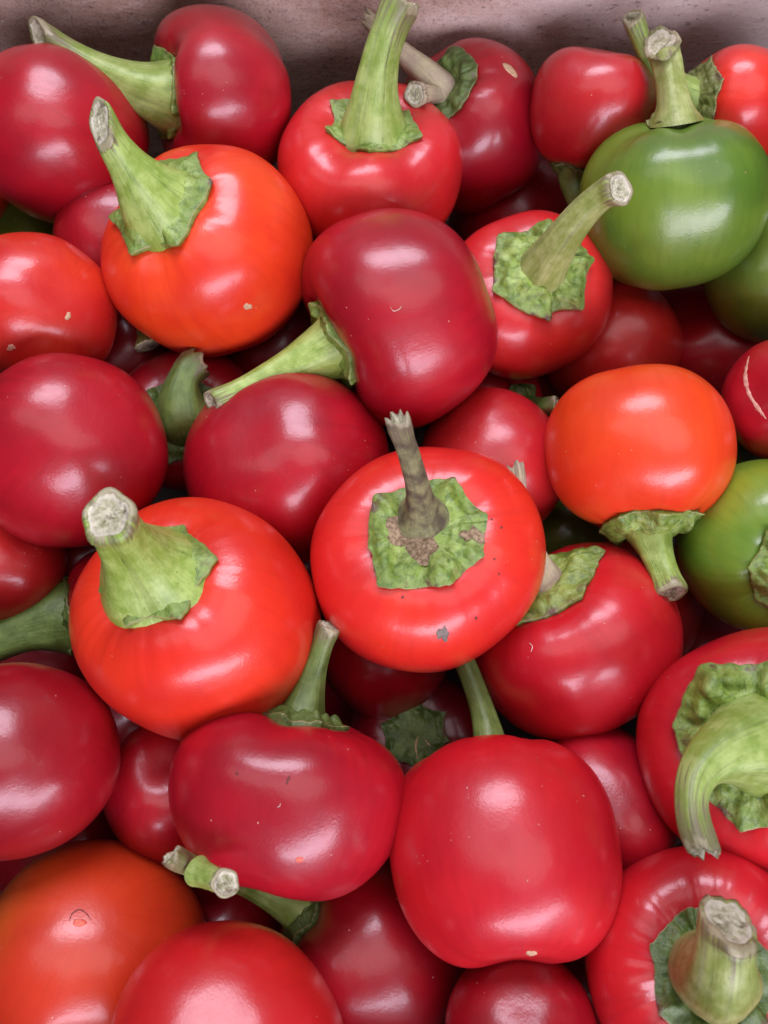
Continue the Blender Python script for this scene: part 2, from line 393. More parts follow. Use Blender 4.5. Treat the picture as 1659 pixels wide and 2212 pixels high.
def make_stem(parent, P0, axis, tip, rt, rb, seed, mat, p1=0.42, bend=(0, 0, 0), cutn=None, jag=0.0, tipdir=None, flare=0.16, decay=0.17, ridges=5, rid=0.05, name="stem", cut=True, hollow=0.25, rm=None, label=None):
    P0, axis, tip = map(np.array, (P0, axis, tip))
    L = np.linalg.norm(tip - P0)
    P1 = P0 + axis * L * p1
    P2 = (tip - np.array(tipdir) * L * 0.38) if tipdir is not None else (P1 * 0.45 + tip * 0.55)
    P2 = P2 + np.array(bend)
    n = 40; s = np.linspace(0, 1, n)[:, None]
    pts = (1 - s) ** 3 * P0 + 3 * (1 - s) ** 2 * s * P1 + 3 * (1 - s) * s * s * P2 + s ** 3 * tip
    s = s[:, 0]
    if rm is None: rm = rt * 0.92
    r = rm + (rb - rm) * np.exp(-(s / decay) ** 1.25) + (rt - rm) * smooth(s, 0.25, 0.8) + rt * flare * smooth(s, 0.78, 0.97) - rt * flare * 0.5 * smooth(s, 0.96, 1.0)
    V, Tn, A = sweep(pts, r, seed, ridges=ridges, cutn=cutn, jag=jag, ramp_=rid)
    nc = V.shape[1]
    # rolled rim at the cut
    c = V[-1].mean(0); in1 = c + (V[-1] - c) * 0.86 + Tn * rt * 0.06; in2 = c + (V[-1] - c) * 0.78 - Tn * rt * 0.10
    allv = np.concatenate([V, in1[None], in2[None]])
    nr = allv.shape[0]
    al = np.repeat(np.concatenate([s, [1.0, 1.0]]), nc); au = np.tile(A / (2 * math.pi), nr)
    me = mesh_from(name, allv.reshape(-1, 3), grid_faces(nr, nc), attrs={'along': al, 'around': au})
    st = link(name, me, mat, parent)
    if label: st['label'] = label
    if cut:
        rg = np.random.RandomState(seed + 3); vv = []; aa = []
        m = 8
        for k in range(m):
            q = 1 - k / m
            rr = (V[-1] - c) * (0.84 * q)
            h = (-0.02 - hollow * (1 - q ** 2.2)) * rt + rt * 0.07 * rg.normal(size=nc) * (0.3 if k == 0 else 1)
            vv.append(c + rr + Tn[None] * (np.asarray(h)[:, None])); aa += [q] * nc
        vv = np.concatenate(vv + [(c - Tn * rt * (hollow + .05))[None]]); aa.append(0)
        f = [tuple(reversed(x)) for x in grid_faces(m, nc)]
        k = len(vv) - 1; q0 = (m - 1) * nc
        f = [tuple(reversed(x)) for x in f] + [(q0 + (j + 1) % nc, q0 + j, k) for j in range(nc)]
        cm = mesh_from("cut_end", vv, f, attrs={'along': aa})
        link("cut_end", cm, CUT, st)
    return st

# ------------------------------------------------------------------ the peppers, nearest layer first
LIST = []
def P(i, name, x, y, R, hr, ax, kind, label, **kw):
    LIST.append(dict(id=i, name=name, x=x, y=y, R=R, hr=hr, ax=ax, kind=kind, label=label, **kw))
# calyx: cr = radius as a share of the fruit's, then options; stem: tip x, tip y, tip nearness (in fruit radii), tip radius px, root radius px, options
ST = dict
P(6, 'red_pepper', 858, 682, 232, 0.80, (-0.88, -0.42, 0.22), 'deep', "crimson pepper lying on its side, long green stem pointing down left, above the centre",
  calyx=ST(cr=0.50, pts=6, star=0.20, funnel=0.26, pucker=0.9), stem=ST(tip=(455, 868), near=0.35, rt=21, rb=80, decay=0.32, rm=24, cutn=(-0.75, -0.3, 0.75), hollow=0.4), sh=ST(d1=0.28, groove=0.055, lobes=4, n=2.5), roll=0.4)
P(5, 'orange_pepper', 450, 550, 217, 0.93, (-0.50, 0.52, 0.66), 'orange', "orange-red pepper with thick pale green stem leaning up left, upper left of the heap",
  calyx=ST(cr=0.56, pts=6, star=0.20, funnel=0.24, fr=0.6, pucker=0.8), stem=ST(tip=(216, 264), near=1.35, rt=29, rb=98, decay=0.36, rm=31, cutn=(-0.75, 0.1, 0.75), hollow=0.12), sh=ST(d1=0.2, groove=0.05), roll=0.9)
P(20, 'red_pepper', 922, 1208, 244, 0.86, (0.0, 0.30, 0.95), 'bright', "bright red pepper at the centre with brown dried stem and corky brown calyx",
  calyx=ST(cr=0.53, pts=8, star=0.10, funnel=0.10, fr=0.35, pucker=1.1, mat='fresh'), stem=ST(root=(910, 1116), tip=(857, 905), near=1.75, rt=24, rb=58, decay=0.13, rm=25, mat='dry', jag=0.5, cutn=(-0.1, 0.8, 0.5), hollow=0.6), sh=ST(d1=0.22, w1=0.5, groove=0.055, lobes=5), roll=0.2)
P(30, 'orange_pepper', 430, 1343, 252, 0.98, (-0.42, 0.42, 0.80), 'orange', "large orange-red pepper, left of centre, stubby pale green stem cut end facing out",
  c1=((0.60, 0.018, 0.010), (0.70, 0.034, 0.010)), calyx=ST(cr=0.50, pts=6, star=0.20, funnel=0.26, fr=0.62, pucker=0.6), stem=ST(tip=(232, 1112), near=1.5, rt=48, rb=118, decay=0.36, rm=38, cutn=(-0.35, 0.1, 0.95), hollow=0.25, flare=0.22), sh=ST(d1=0.18, groove=0.055, lobes=4), roll=2.2)
P(42, 'red_pepper', 1089, 1838, 241, 0.99, (-0.08, 0.97, -0.20), 'red', "large glossy red pepper standing upright at lower centre, dimpled top and base",
  calyx=ST(cr=0.30, pts=5, star=0.1, funnel=0.12), stem=ST(mat='shade', tip=(985, 1392), near=-0.75, rt=22, rb=46, decay=0.3, rm=21), sh=ST(d1=0.22, w1=0.32, d2=0.14, w2=0.35, groove=0.05, lobes=4, n=2.42, taper=0.04, lump=0.018), roll=0.35)
P(44, 'red_pepper', 1655, 1612, 262, 0.88, (-0.12, 0.02, 0.98), 'red', "red pepper cut by the right edge, fat light green stem curling down",
  calyx=ST(cr=0.62, pts=8, star=0.08, funnel=0.22, fr=0.5, pucker=1.3), stem=ST(mat='weathered', tip=(1522, 1842), near=1.25, rt=27, rb=112, decay=0.38, rm=30, bend=(-105, 85, 50), cutn=(0.1, -0.9, 0.3), jag=0.25, p1=0.40), sh=ST(d1=0.3, w1=0.5, groove=0.05), roll=0.6)
P(46, 'red_pepper', 1520, 2085, 248, 0.92, (0.08, -0.08, 0.99), 'red', "red pepper in the bottom right corner, thick stub stem pointing at the viewer",
  calyx=ST(cr=0.54, pts=7, star=0.12, funnel=0.10, fr=0.4, pucker=1.3, mat='shade'), stem=ST(tip=(1572, 1985), near=1.38, rt=54, rb=84, decay=0.6, rm=66, rid=0.03, mat='olive', cutn=(0.40, 0.80, 0.45), jag=0.15, p1=0.72, tipdir=(0.12, 0.95, 0.05), bend=(-10, 10, 70), flare=0.05), sh=ST(pk=0.0035, d1=0.34, w1=0.55, groove=0.05, lobes=5), roll=1.0)
P(10, 'green_pepper', 1457, 448, 193, 0.93, (-0.10, 0.95, 0.16), 'green', "glossy green pepper in the upper right with upright pale stem, browned at the tip",
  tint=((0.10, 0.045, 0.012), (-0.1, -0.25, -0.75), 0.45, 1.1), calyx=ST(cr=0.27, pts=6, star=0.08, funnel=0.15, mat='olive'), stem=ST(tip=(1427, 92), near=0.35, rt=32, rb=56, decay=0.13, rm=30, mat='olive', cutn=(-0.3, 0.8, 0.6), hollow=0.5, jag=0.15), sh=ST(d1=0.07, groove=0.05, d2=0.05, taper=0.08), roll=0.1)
P(3, 'red_pepper', 801, 368, 203, 0.76, (0.02, 0.80, 0.58), 'red', "squat red pepper at top centre with tall green twisted stem rising past the frame",
  c1=((0.50, 0.012, 0.016), (0.58, 0.02, 0.016)), calyx=ST(cr=0.56, pts=6, star=0.20, funnel=0.10, fr=0.4, pucker=0.6), stem=ST(mat='weathered', tip=(872, -4), near=1.0, rt=36, rb=80, decay=0.34, rm=31, bend=(-25, 5, 0), jag=0.2, p1=0.3), sh=ST(d1=0.34, w1=0.5, groove=0.075, lobes=5, n=2.5), roll=1.45)
P(7, 'red_pepper', 1132, 648, 180, 0.86, (0.22, 0.40, 0.86), 'red', "red pepper right of centre, crinkled calyx, stem cut end pointing up right",
  c1=((0.52, 0.014, 0.018), (0.58, 0.022, 0.018)), calyx=ST(cr=0.66, pts=6, star=0.16, funnel=0.24, fr=0.6, pucker=1.35), stem=ST(tip=(1340, 408), near=1.75, rt=32, rb=62, decay=0.18, rm=36, mat='olive', bend=(10, 55, 0), cutn=(0.6, 0.15, 0.75), hollow=0.12), sh=ST(d1=0.2), roll=0.5)
P(24, 'red_pepper', 1243, 1382, 218, 0.86, (-0.36, 0.66, 0.55), 'red', "red pepper right of centre, two-pointed crinkled calyx tucked behind the central pepper",
  calyx=ST(cr=0.62, pts=5, star=0.22, funnel=0.2, pucker=1.2), stem=ST(tip=(1108, 1012), near=0.3, rt=22, rb=55, decay=0.3, rm=22, mat='tan', jag=0.4), sh=ST(d1=0.22, groove=0.05), roll=0.35)
P(16, 'orange_pepper', 1380, 978, 193, 0.92, (0.14, -0.95, 0.22), 'orange', "orange-red pepper at right with its crinkled calyx and stem hanging straight down",
  tint=((0.30, 0.16, 0.02), (-0.4, 0.2, 0.95), 0.75, 1.35), c1=((0.70, 0.040, 0.010), (0.74, 0.06, 0.010)), calyx=ST(cr=0.58, pts=7, star=0.12, funnel=0.26, fr=0.5, pucker=1.4), stem=ST(tip=(1452, 1283), near=0.55, rt=30, rb=72, decay=0.26, rm=29, cutn=(0.3, -0.75, 0.6), hollow=0.1, p1=0.25), sh=ST(d1=0.14, groove=0.05, taper=-0.03), roll=0.4)
P(38, 'red_pepper', 618, 1730, 242, 0.80, (0.14, 0.92, 0.10), 'deep', "dark red broad pepper at lower left of centre, stem rising between two brighter peppers",
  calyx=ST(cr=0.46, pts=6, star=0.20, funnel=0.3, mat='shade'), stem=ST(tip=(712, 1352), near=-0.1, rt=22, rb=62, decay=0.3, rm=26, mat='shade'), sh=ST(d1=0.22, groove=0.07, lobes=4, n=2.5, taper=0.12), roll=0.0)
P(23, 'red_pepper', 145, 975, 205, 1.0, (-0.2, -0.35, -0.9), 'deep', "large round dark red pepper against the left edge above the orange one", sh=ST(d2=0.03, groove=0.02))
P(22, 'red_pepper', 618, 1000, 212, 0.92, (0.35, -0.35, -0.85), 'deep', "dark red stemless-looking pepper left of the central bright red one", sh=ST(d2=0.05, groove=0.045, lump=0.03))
P(50, 'red_pepper', 492, 2265, 252, 1.0, (0.1, -0.2, -0.9), 'bright', "bright red pepper cut by the bottom edge between the orange and dark red ones",
  c1=((0.50, 0.012, 0.014), (0.56, 0.018, 0.014)), sh=ST(d2=0.03, groove=0.05, lobes=3, lump=0.02), roll=0.8)
P(49, 'orange_pepper', 196, 2065, 240, 0.97, (0.05, -0.30, -0.92), 'orange', "dull orange pepper in the bottom left corner with a tiny triangular tear",
  c1=((0.50, 0.030, 0.010), (0.58, 0.045, 0.010)), tint=((0.48, 0.10, 0.012), (0, 0, 0), 0.45, 1.25), tdir=(-0.9, 0.25, 0.1), sh=ST(d2=0.0, groove=0.05))
P(47, 'red_pepper', 1128, 2235, 170, 0.95, (0.0, -0.3, -0.9), 'maroon', "dark red pepper at the bottom edge under the large upright one", sh=ST(d2=0.05))
P(2, 'red_pepper', 478, 216, 178, 0.86, (-0.97, 0.03, 0.22), 'deep', "dark red pepper at upper left by the crate wall, long stem reaching left",
  calyx=ST(cr=0.52, pts=6, star=0.15, funnel=0.3, fr=0.5), stem=ST(mat='weathered', tip=(80, 70), near=0.6, rt=24, rb=86, decay=0.34, rm=27, cutn=(-0.8, 0.1, 0.6), hollow=0.7, p1=0.28), sh=ST(d1=0.40, w1=0.55, groove=0.10, lobes=3, n=2.5), roll=1.4)
P(4, 'red_pepper', 1008, 285, 166, 0.95, (-0.42, 0.58, 0.68), 'deep', "dark red pepper at top with a split dried tan stem and pale patch", ov=0.82,
  calyx=ST(cr=0.58, pts=6, star=0.10, funnel=0.05, mat='shade'), stem=ST(tip=(792, 40), near=0.9, rt=16, rb=38, decay=0.3, rm=26, mat='tan', jag=0.9, p1=0.2), stub=ST(tip=(896, 204), near=1.25, rt=21, rb=28, mat='tan'), sh=ST(d1=0.2), roll=0.3)
P(8, 'red_pepper', 1274, 237, 132, 0.94, (-0.15, -0.90, -0.10), 'deep', "small red pepper by the crate wall right, green calyx hidden underneath",
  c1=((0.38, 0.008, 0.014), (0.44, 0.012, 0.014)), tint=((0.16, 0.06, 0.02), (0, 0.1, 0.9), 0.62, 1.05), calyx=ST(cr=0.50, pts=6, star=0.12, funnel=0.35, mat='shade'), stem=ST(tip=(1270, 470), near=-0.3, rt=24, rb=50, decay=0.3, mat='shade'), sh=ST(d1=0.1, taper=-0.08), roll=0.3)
P(9, 'red_pepper', 1590, 235, 122, 0.95, (-0.80, 0.15, 0.45), 'bright', "bright red pepper in the top right corner, thin stem behind the green pepper's stem",
  calyx=ST(cr=0.74, pts=6, star=0.14, funnel=0.3, fr=0.5, mat='olive'), stem=ST(tip=(1366, 36), near=0.7, rt=19, rb=48, decay=0.3, rm=26, mat='fresh', cutn=(-0.3, 0.75, 0.6), p1=0.4), sh=ST(d1=0.25, w1=0.5), roll=0.3)
P(25, 'red_pepper', 78, 668, 166, 0.95, (-0.3, -0.2, -0.9), 'bright', "light red pepper on the left edge with small tan pockmarks",
  c1=((0.50, 0.014, 0.012), (0.60, 0.035, 0.012)), sh=ST(d2=0.04, groove=0.05), roll=0.3)
P(18, 'green_pepper', 1648, 1178, 184, 0.92, (0.40, -0.30, 0.85), 'green', "lime green pepper cut by the right edge below the orange one",
  c1=((0.11, 0.21, 0.018), (0.20, 0.30, 0.025)), calyx=ST(cr=0.52, pts=7, star=0.12, funnel=0.15, pucker=1.2), stem=ST(tip=(1790, 1290), near=1.3, rt=28, rb=60), sh=ST(d1=0.2), roll=0.2)
P(19, 'red_pepper', 1062, 1000, 160, 0.95, (0.3, -0.4, -0.8), 'red', "red pepper wedged behind the central one, below the side-lying pepper", c1=((0.42, 0.009, 0.016), (0.48, 0.014, 0.016)), sh=ST(d2=0.03, groove=0.05))
P(13, 'red_pepper', 1318, 738, 146, 0.92, (0.3, -0.5, -0.8), 'bright', "red pepper with soft highlight between the calyx pepper and orange one at right", ov=0.82,
  c1=((0.44, 0.012, 0.012), (0.50, 0.02, 0.012)), sh=ST(d2=0.04))
P(27, 'red_pepper', 262, 525, 132, 1.0, (0.22, -0.85, 0.10), 'deep', "dark red pepper behind the upper orange one, shrivelled calyx, stem pointing down", ov=0.72,
  calyx=ST(cr=0.5, pts=7, star=0.2, funnel=0.2, curl=0.12, mat='shade'), stem=ST(tip=(320, 748), near=0.55, rt=24, rb=34, decay=0.3, rm=26, mat='fresh', jag=0.15, cutn=(0.4, -0.85, 0.15)), sh=ST(d1=0.15))
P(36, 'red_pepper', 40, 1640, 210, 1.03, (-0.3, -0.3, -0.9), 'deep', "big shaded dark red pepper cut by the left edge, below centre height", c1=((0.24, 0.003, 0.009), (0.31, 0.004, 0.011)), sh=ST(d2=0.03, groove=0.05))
P(1, 'red_pepper', 125, 290, 186, 0.94, (0.62, -0.55, -0.50), 'deep', "dark red pepper in the top left corner under the long stem",
  calyx=ST(cr=0.5, pts=6, star=0.12, funnel=0.2, mat='shade'), sh=ST(d2=0.04, groove=0.05))
P(26, 'orange_pepper', -92, 392, 114, 0.95, (-0.3, -0.2, -0.9), 'orange', "orange-red sliver of a pepper cut by the left edge near the top")
P(11, 'green_pepper', 1668, 578, 148, 0.95, (0.3, -0.4, -0.8), 'olive', "shaded olive green pepper on the right edge below the big green one", c1=((0.09, 0.14, 0.015), (0.14, 0.19, 0.02)), ov=0.8)
P(15, 'red_pepper', 1700, 868, 134, 1.0, (0.5, -0.2, -0.8), 'deep', "dark red pepper on the right edge with a pale curved crack", sh=ST(groove=0.02))
P(48, 'red_pepper', 800, 2062, 208, 0.98, (-0.72, 0.42, 0.30), 'maroon', "shaded dark red pepper near the bottom, brown kinked stem beside the orange one",
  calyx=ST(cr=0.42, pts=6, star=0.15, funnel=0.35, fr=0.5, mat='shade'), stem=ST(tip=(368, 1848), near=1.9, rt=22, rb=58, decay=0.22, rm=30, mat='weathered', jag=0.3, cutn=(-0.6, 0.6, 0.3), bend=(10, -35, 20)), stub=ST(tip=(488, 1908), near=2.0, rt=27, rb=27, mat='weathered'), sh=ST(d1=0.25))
P(43, 'red_pepper', 1305, 1735, 152, 1.15, (0.50, -0.75, -0.05), 'deep', "dark red pepper wedged behind the large upright one, glossy upper side", ov=0.82,
  calyx=ST(cr=0.55, pts=6, star=0.14, funnel=0.25, mat='olive'), sh=ST(d1=0.2))
P(37, 'red_pepper', 372, 1700, 150, 1.0, (0.2, -0.3, -0.9), 'deep', "narrow dark red pepper peeking out below the large orange-red one", sh=ST(groove=0.02))
P(28, 'red_pepper', 405, 905, 158, 0.92, (-0.02, 0.0, 0.98), 'maroon', "shaded dark red pepper deep in the gap, with twisted hooked green stem", ov=0.82,
  calyx=ST(cr=0.62, pts=7, star=0.15, funnel=0.1, mat='shade'), stem=ST(tip=(428, 782), near=1.05, rt=30, rb=62, decay=0.5, rm=50, mat='shade', jag=0.25, tipdir=(0.5, 0.85, -0.2), bend=(-30, 0, 20)))
P(35, 'red_pepper', 276, 1322, 140, 0.95, (-0.98, -0.12, 0.02), 'deep', "dark red pepper behind the left orange-red one, green stem running off left", ov=0.82,
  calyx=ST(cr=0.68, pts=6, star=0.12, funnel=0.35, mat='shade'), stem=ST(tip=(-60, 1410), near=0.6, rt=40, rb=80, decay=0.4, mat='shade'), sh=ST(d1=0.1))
P(33, 'red_pepper', 5, 1212, 132, 0.95, (-0.3, -0.5, -0.8), 'deep', "shaded red pepper low on the left edge, above a green stem", c1=((0.38, 0.01, 0.012), (0.42, 0.016, 0.012)))
P(31, 'red_pepper', 1362, 1302, 150, 0.95, (0.3, -0.4, -0.8), 'bright', "dull red pepper behind the right red one, under the hanging stem", ov=0.82, c1=((0.42, 0.011, 0.014), (0.48, 0.018, 0.014)))
P(12, 'red_pepper', 1112, 448, 142, 0.95, (0.3, -0.4, -0.8), 'deep', "small shaded red pepper deep between three others near the top")
P(14, 'red_pepper', 1525, 742, 148, 0.95, (0.3, -0.4, -0.8), 'maroon', "shaded maroon pepper deep in the heap beneath the green ones at right")
P(17, 'green_pepper', 1515, 965, 112, 0.95, (0.3, -0.4, -0.8), 'olive', "small olive green pepper half hidden behind the orange one at right")
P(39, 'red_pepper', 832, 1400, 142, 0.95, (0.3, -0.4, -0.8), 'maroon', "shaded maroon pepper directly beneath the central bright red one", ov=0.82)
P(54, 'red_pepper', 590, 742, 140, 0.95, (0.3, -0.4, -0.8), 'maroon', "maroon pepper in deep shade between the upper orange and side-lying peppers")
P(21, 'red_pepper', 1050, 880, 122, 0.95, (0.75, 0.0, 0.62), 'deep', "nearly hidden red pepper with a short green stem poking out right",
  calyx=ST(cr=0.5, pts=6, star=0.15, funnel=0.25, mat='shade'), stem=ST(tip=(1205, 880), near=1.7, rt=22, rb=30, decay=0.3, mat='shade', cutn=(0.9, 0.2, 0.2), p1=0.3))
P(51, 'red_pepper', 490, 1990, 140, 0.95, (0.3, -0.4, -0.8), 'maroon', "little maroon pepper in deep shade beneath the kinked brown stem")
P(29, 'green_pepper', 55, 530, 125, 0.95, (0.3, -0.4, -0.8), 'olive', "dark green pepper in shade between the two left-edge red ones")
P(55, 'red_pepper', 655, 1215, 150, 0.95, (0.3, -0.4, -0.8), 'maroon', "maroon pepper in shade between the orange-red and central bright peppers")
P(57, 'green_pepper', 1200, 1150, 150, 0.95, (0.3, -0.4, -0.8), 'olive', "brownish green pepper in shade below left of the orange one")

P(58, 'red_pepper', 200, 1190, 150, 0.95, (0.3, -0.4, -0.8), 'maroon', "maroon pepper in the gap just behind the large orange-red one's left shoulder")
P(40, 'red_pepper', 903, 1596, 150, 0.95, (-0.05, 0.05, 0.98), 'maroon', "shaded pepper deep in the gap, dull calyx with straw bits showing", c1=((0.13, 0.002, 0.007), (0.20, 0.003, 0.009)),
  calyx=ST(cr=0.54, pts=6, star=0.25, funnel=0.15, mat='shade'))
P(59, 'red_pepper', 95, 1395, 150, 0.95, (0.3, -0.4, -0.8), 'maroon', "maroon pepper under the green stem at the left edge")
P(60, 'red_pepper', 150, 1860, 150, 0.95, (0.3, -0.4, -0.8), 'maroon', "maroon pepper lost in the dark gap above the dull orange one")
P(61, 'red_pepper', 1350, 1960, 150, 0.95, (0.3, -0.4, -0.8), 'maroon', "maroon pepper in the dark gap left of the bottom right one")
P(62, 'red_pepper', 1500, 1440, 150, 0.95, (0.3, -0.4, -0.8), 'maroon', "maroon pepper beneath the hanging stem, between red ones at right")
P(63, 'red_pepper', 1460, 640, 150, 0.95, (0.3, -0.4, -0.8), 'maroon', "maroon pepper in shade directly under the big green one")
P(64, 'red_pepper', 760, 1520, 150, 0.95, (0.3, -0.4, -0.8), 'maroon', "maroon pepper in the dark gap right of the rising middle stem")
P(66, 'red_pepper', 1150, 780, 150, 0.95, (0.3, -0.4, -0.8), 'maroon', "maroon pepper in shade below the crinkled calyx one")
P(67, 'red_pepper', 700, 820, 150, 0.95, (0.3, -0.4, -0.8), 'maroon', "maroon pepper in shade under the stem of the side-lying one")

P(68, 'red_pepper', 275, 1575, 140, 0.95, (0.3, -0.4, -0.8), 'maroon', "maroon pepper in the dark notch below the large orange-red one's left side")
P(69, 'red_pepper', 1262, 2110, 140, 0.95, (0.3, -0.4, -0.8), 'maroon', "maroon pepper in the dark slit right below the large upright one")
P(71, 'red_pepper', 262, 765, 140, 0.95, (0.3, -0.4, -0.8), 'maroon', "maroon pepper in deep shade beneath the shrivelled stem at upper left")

GROUP = "cherry peppers heaped in the crate"
placed = []
def support(p, d):
    c = abs(d.dot(p['axw'])); s2 = max(0, 1 - c * c)
    return 1 / math.sqrt(s2 / p['Rw'] ** 2 + c * c / (p['Rw'] * p['hr']) ** 2)
for p in LIST:
    r = ray(p['x'], p['y']); axw = img_dir(p['x'], p['y'], p['ax']); p['axw'] = axw
    # depth at which the ray meets the plane of the top layer
    d = CAM_H / -r.z * p.get('lev', 1.0)
    while True:
        p['c'] = CAM + r * d; p['Rw'] = p['R'] / FPX * d; p['d'] = d
        ok = True
        for q in placed:
            v = q['c'] - p['c']; L = v.length; v = v / L
            if L < min(p.get('ov', 0.91), q.get('ov', 0.91)) * (support(p, v) + support(q, v)): ok = False; break
        if ok or d > 0.6: break
        d += 0.001
    placed.append(p)
if __name__ == "__main__":
    for p in LIST: print("P%d d=%.3f R=%.4f z=%.3f y=%.3f" % (p['id'], p['d'], p['Rw'], p['c'].z, p['c'].y))

BY = {}
for p in LIST:
    Rw = p['Rw']; k = p['d'] / FPX
    root = bpy.data.objects.new(p['name'], None); C.objects.link(root)
    root.empty_display_size = 0.01
    root['label'] = p['label']; root['category'] = 'pepper'; root['group'] = GROUP
    z = p['axw']; u, v, w = basis(p['x'], p['y'])
    x = (u - z * u.dot(z)); 
    if x.length < 0.3: x = v - z * v.dot(z)
    x.normalize(); yv = z.cross(x)
    M = Matrix((x, yv, z)).transposed()
    M = M @ Matrix.Rotation(p.get('roll', p['id'] * 0.7), 3, 'Z')
    root.matrix_world = Matrix.Translation(p['c']) @ M.to_4x4()
    p['root'] = root; p['M'] = M; Mi = M.inverted()
    S = Shape(Rw, p['hr'], p['id'] * 7 + 1, **p.get('sh', {}))
    kind = p['kind']
    if 'c1' in p: SKINS['_'] = p['c1']
    tint = p.get('tint')
    if tint and 'tdir' in p: tint = (tint[0], tuple(Mi @ img_dir(p['x'], p['y'], p['tdir'])), tint[2], tint[3])
    elif tint: tint = (tint[0], tuple(Vector(tint[1])), tint[2], tint[3])
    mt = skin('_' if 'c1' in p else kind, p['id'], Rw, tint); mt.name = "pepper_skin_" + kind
    fm = fruit_mesh(S); fr = link("fruit", fm, mt, root)
    meshes = [fm]
    def loc_pt(px, py, near):
        d = p['d'] - near * Rw
        return Mi @ (CAM + ray(px, py) * d - p['c'])
    def loc_dir(a): return Mi @ img_dir(p['x'], p['y'], a)
    cy = p.get('calyx')
    top = S(np.array([1e-4]), np.array([0.]))[0]
    if cy:
        cy = dict(cy); mk = cy.pop('mat', 'fresh')
        cm = calyx_mesh(S, cy.pop('cr'), p['id'], **cy); link("calyx", cm, gm(mk + '_calyx'), root); meshes.append(cm)
    for key in ('stem', 'stub'):
        st = p.get(key)
        if not st: continue
        st = dict(st); near = st.pop('near'); tip = loc_pt(*st.pop('tip'), near); mk = st.pop('mat', 'fresh')
        kt = (p['d'] - near * Rw) / FPX; rt = st.pop('rt') * kt; rb = st.pop('rb') * k
        if 'rm' in st: st['rm'] = st['rm'] * (k + kt) / 2
        for q in ('cutn', 'tipdir'):
            if q in st: st[q] = np.array(loc_dir(st[q]).normalized())
        if 'bend' in st:
            b_ = Vector(st['bend']) * k; st['bend'] = tuple(Mi @ (u * b_.x + v * b_.y + w * b_.z))
        if key == 'stub' and p['id'] == 48:
            P0 = loc_pt(425, 1882, 1.75); ax = (tip - P0).normalized()
            make_stem(root, P0, ax, tip, rt, rb, p['id'] + 9, gm(mk), name="stem_stub", hollow=0.1, cutn=np.array(loc_dir((0.5, -0.1, 0.85)).normalized()), flare=0.1); continue
        if key == 'stub':
            P0 = Vector(top); ax = (tip - P0).normalized()
            make_stem(root, P0, ax, tip, rt, rb, p['id'] + 9, gm(mk), name="stem_stub", hollow=0.1, flare=0.3, decay=0.1); continue
        P0 = (0, 0, top[2] + 0.01 * Rw)
        if 'root' in st:
            hp = BVHTree.FromPolygons([vv.co for vv in cm.vertices], [tuple(f.vertices) for f in cm.polygons]).ray_cast(Mi @ (CAM - p['c']), (Mi @ ray(*st.pop('root'))).normalized())[0]
            P0 = tuple(hp - Vector((0, 0, 0.05 * Rw)))
        make_stem(root, P0, (0, 0, 1), tip, rt, rb, p['id'], gm(mk), **st)
    p['bvh'] = [BVHTree.FromPolygons([vv.co for vv in m.vertices], [tuple(f.vertices) for f in m.polygons]) for m in meshes]
    BY[p['id']] = p

# ------------------------------------------------------------------ blemishes lying on the skin
def hit(p, px, py, lift):
    M = p['M']; Mi = M.inverted(); o = Mi @ (CAM - p['c']); d = (Mi @ ray(px, py)).normalized()
    best = None
    for b in p['bvh']:
        h = b.ray_cast(o, d)
        if h[0] is not None and (best is None or h[3] < best[3]): best = h
    if best is None: return None
    n = best[1]
    if n.dot(d) > 0: n = -n
    return best[0] + n * lift
def blemish(pid, px, py, rx, ry, ang, mat, name="blemish", label=None, seed=0, rag=0.18, lift=0.00012):
    p = BY[pid]; rg = random.Random(seed + pid * 13); n = 22
    ph = [rg.uniform(0, 6.28) for _ in range(5)]
    def out(a): return 1 + rag * (math.sin(2 * a + ph[0]) * .6 + math.sin(3 * a + ph[1]) * .6 + math.sin(5 * a + ph[2]) * .5 + math.sin(8 * a + ph[3]) * .35)
    v = [hit(p, px, py, lift * 2)]; ca, sa = math.cos(ang), math.sin(ang)
    for q, lf in ((0.35, 2), (0.7, 1.6), (0.95, 1.0), (1.0, -0.8)):
        for j in range(n):
            a = 2 * math.pi * j / n; o = out(a) * q; x, y = rx * o * math.cos(a), ry * o * math.sin(a)
            v.append(hit(p, px + x * ca - y * sa, py + x * sa + y * ca, lift * lf))
    if any(x is None for x in v): print("blemish missed", pid, px, py); return
    f = [(0, 1 + j, 1 + (j + 1) % n) for j in range(n)]
    for r in range(3):
        for j in range(n):
            a = 1 + r * n + j; b = 1 + r * n + (j + 1) % n; f.append((a, a + n, b + n, b))
    o = link(name, mesh_from(name, v, f), SCAR[mat], p['root'])
    if label: o['label'] = label
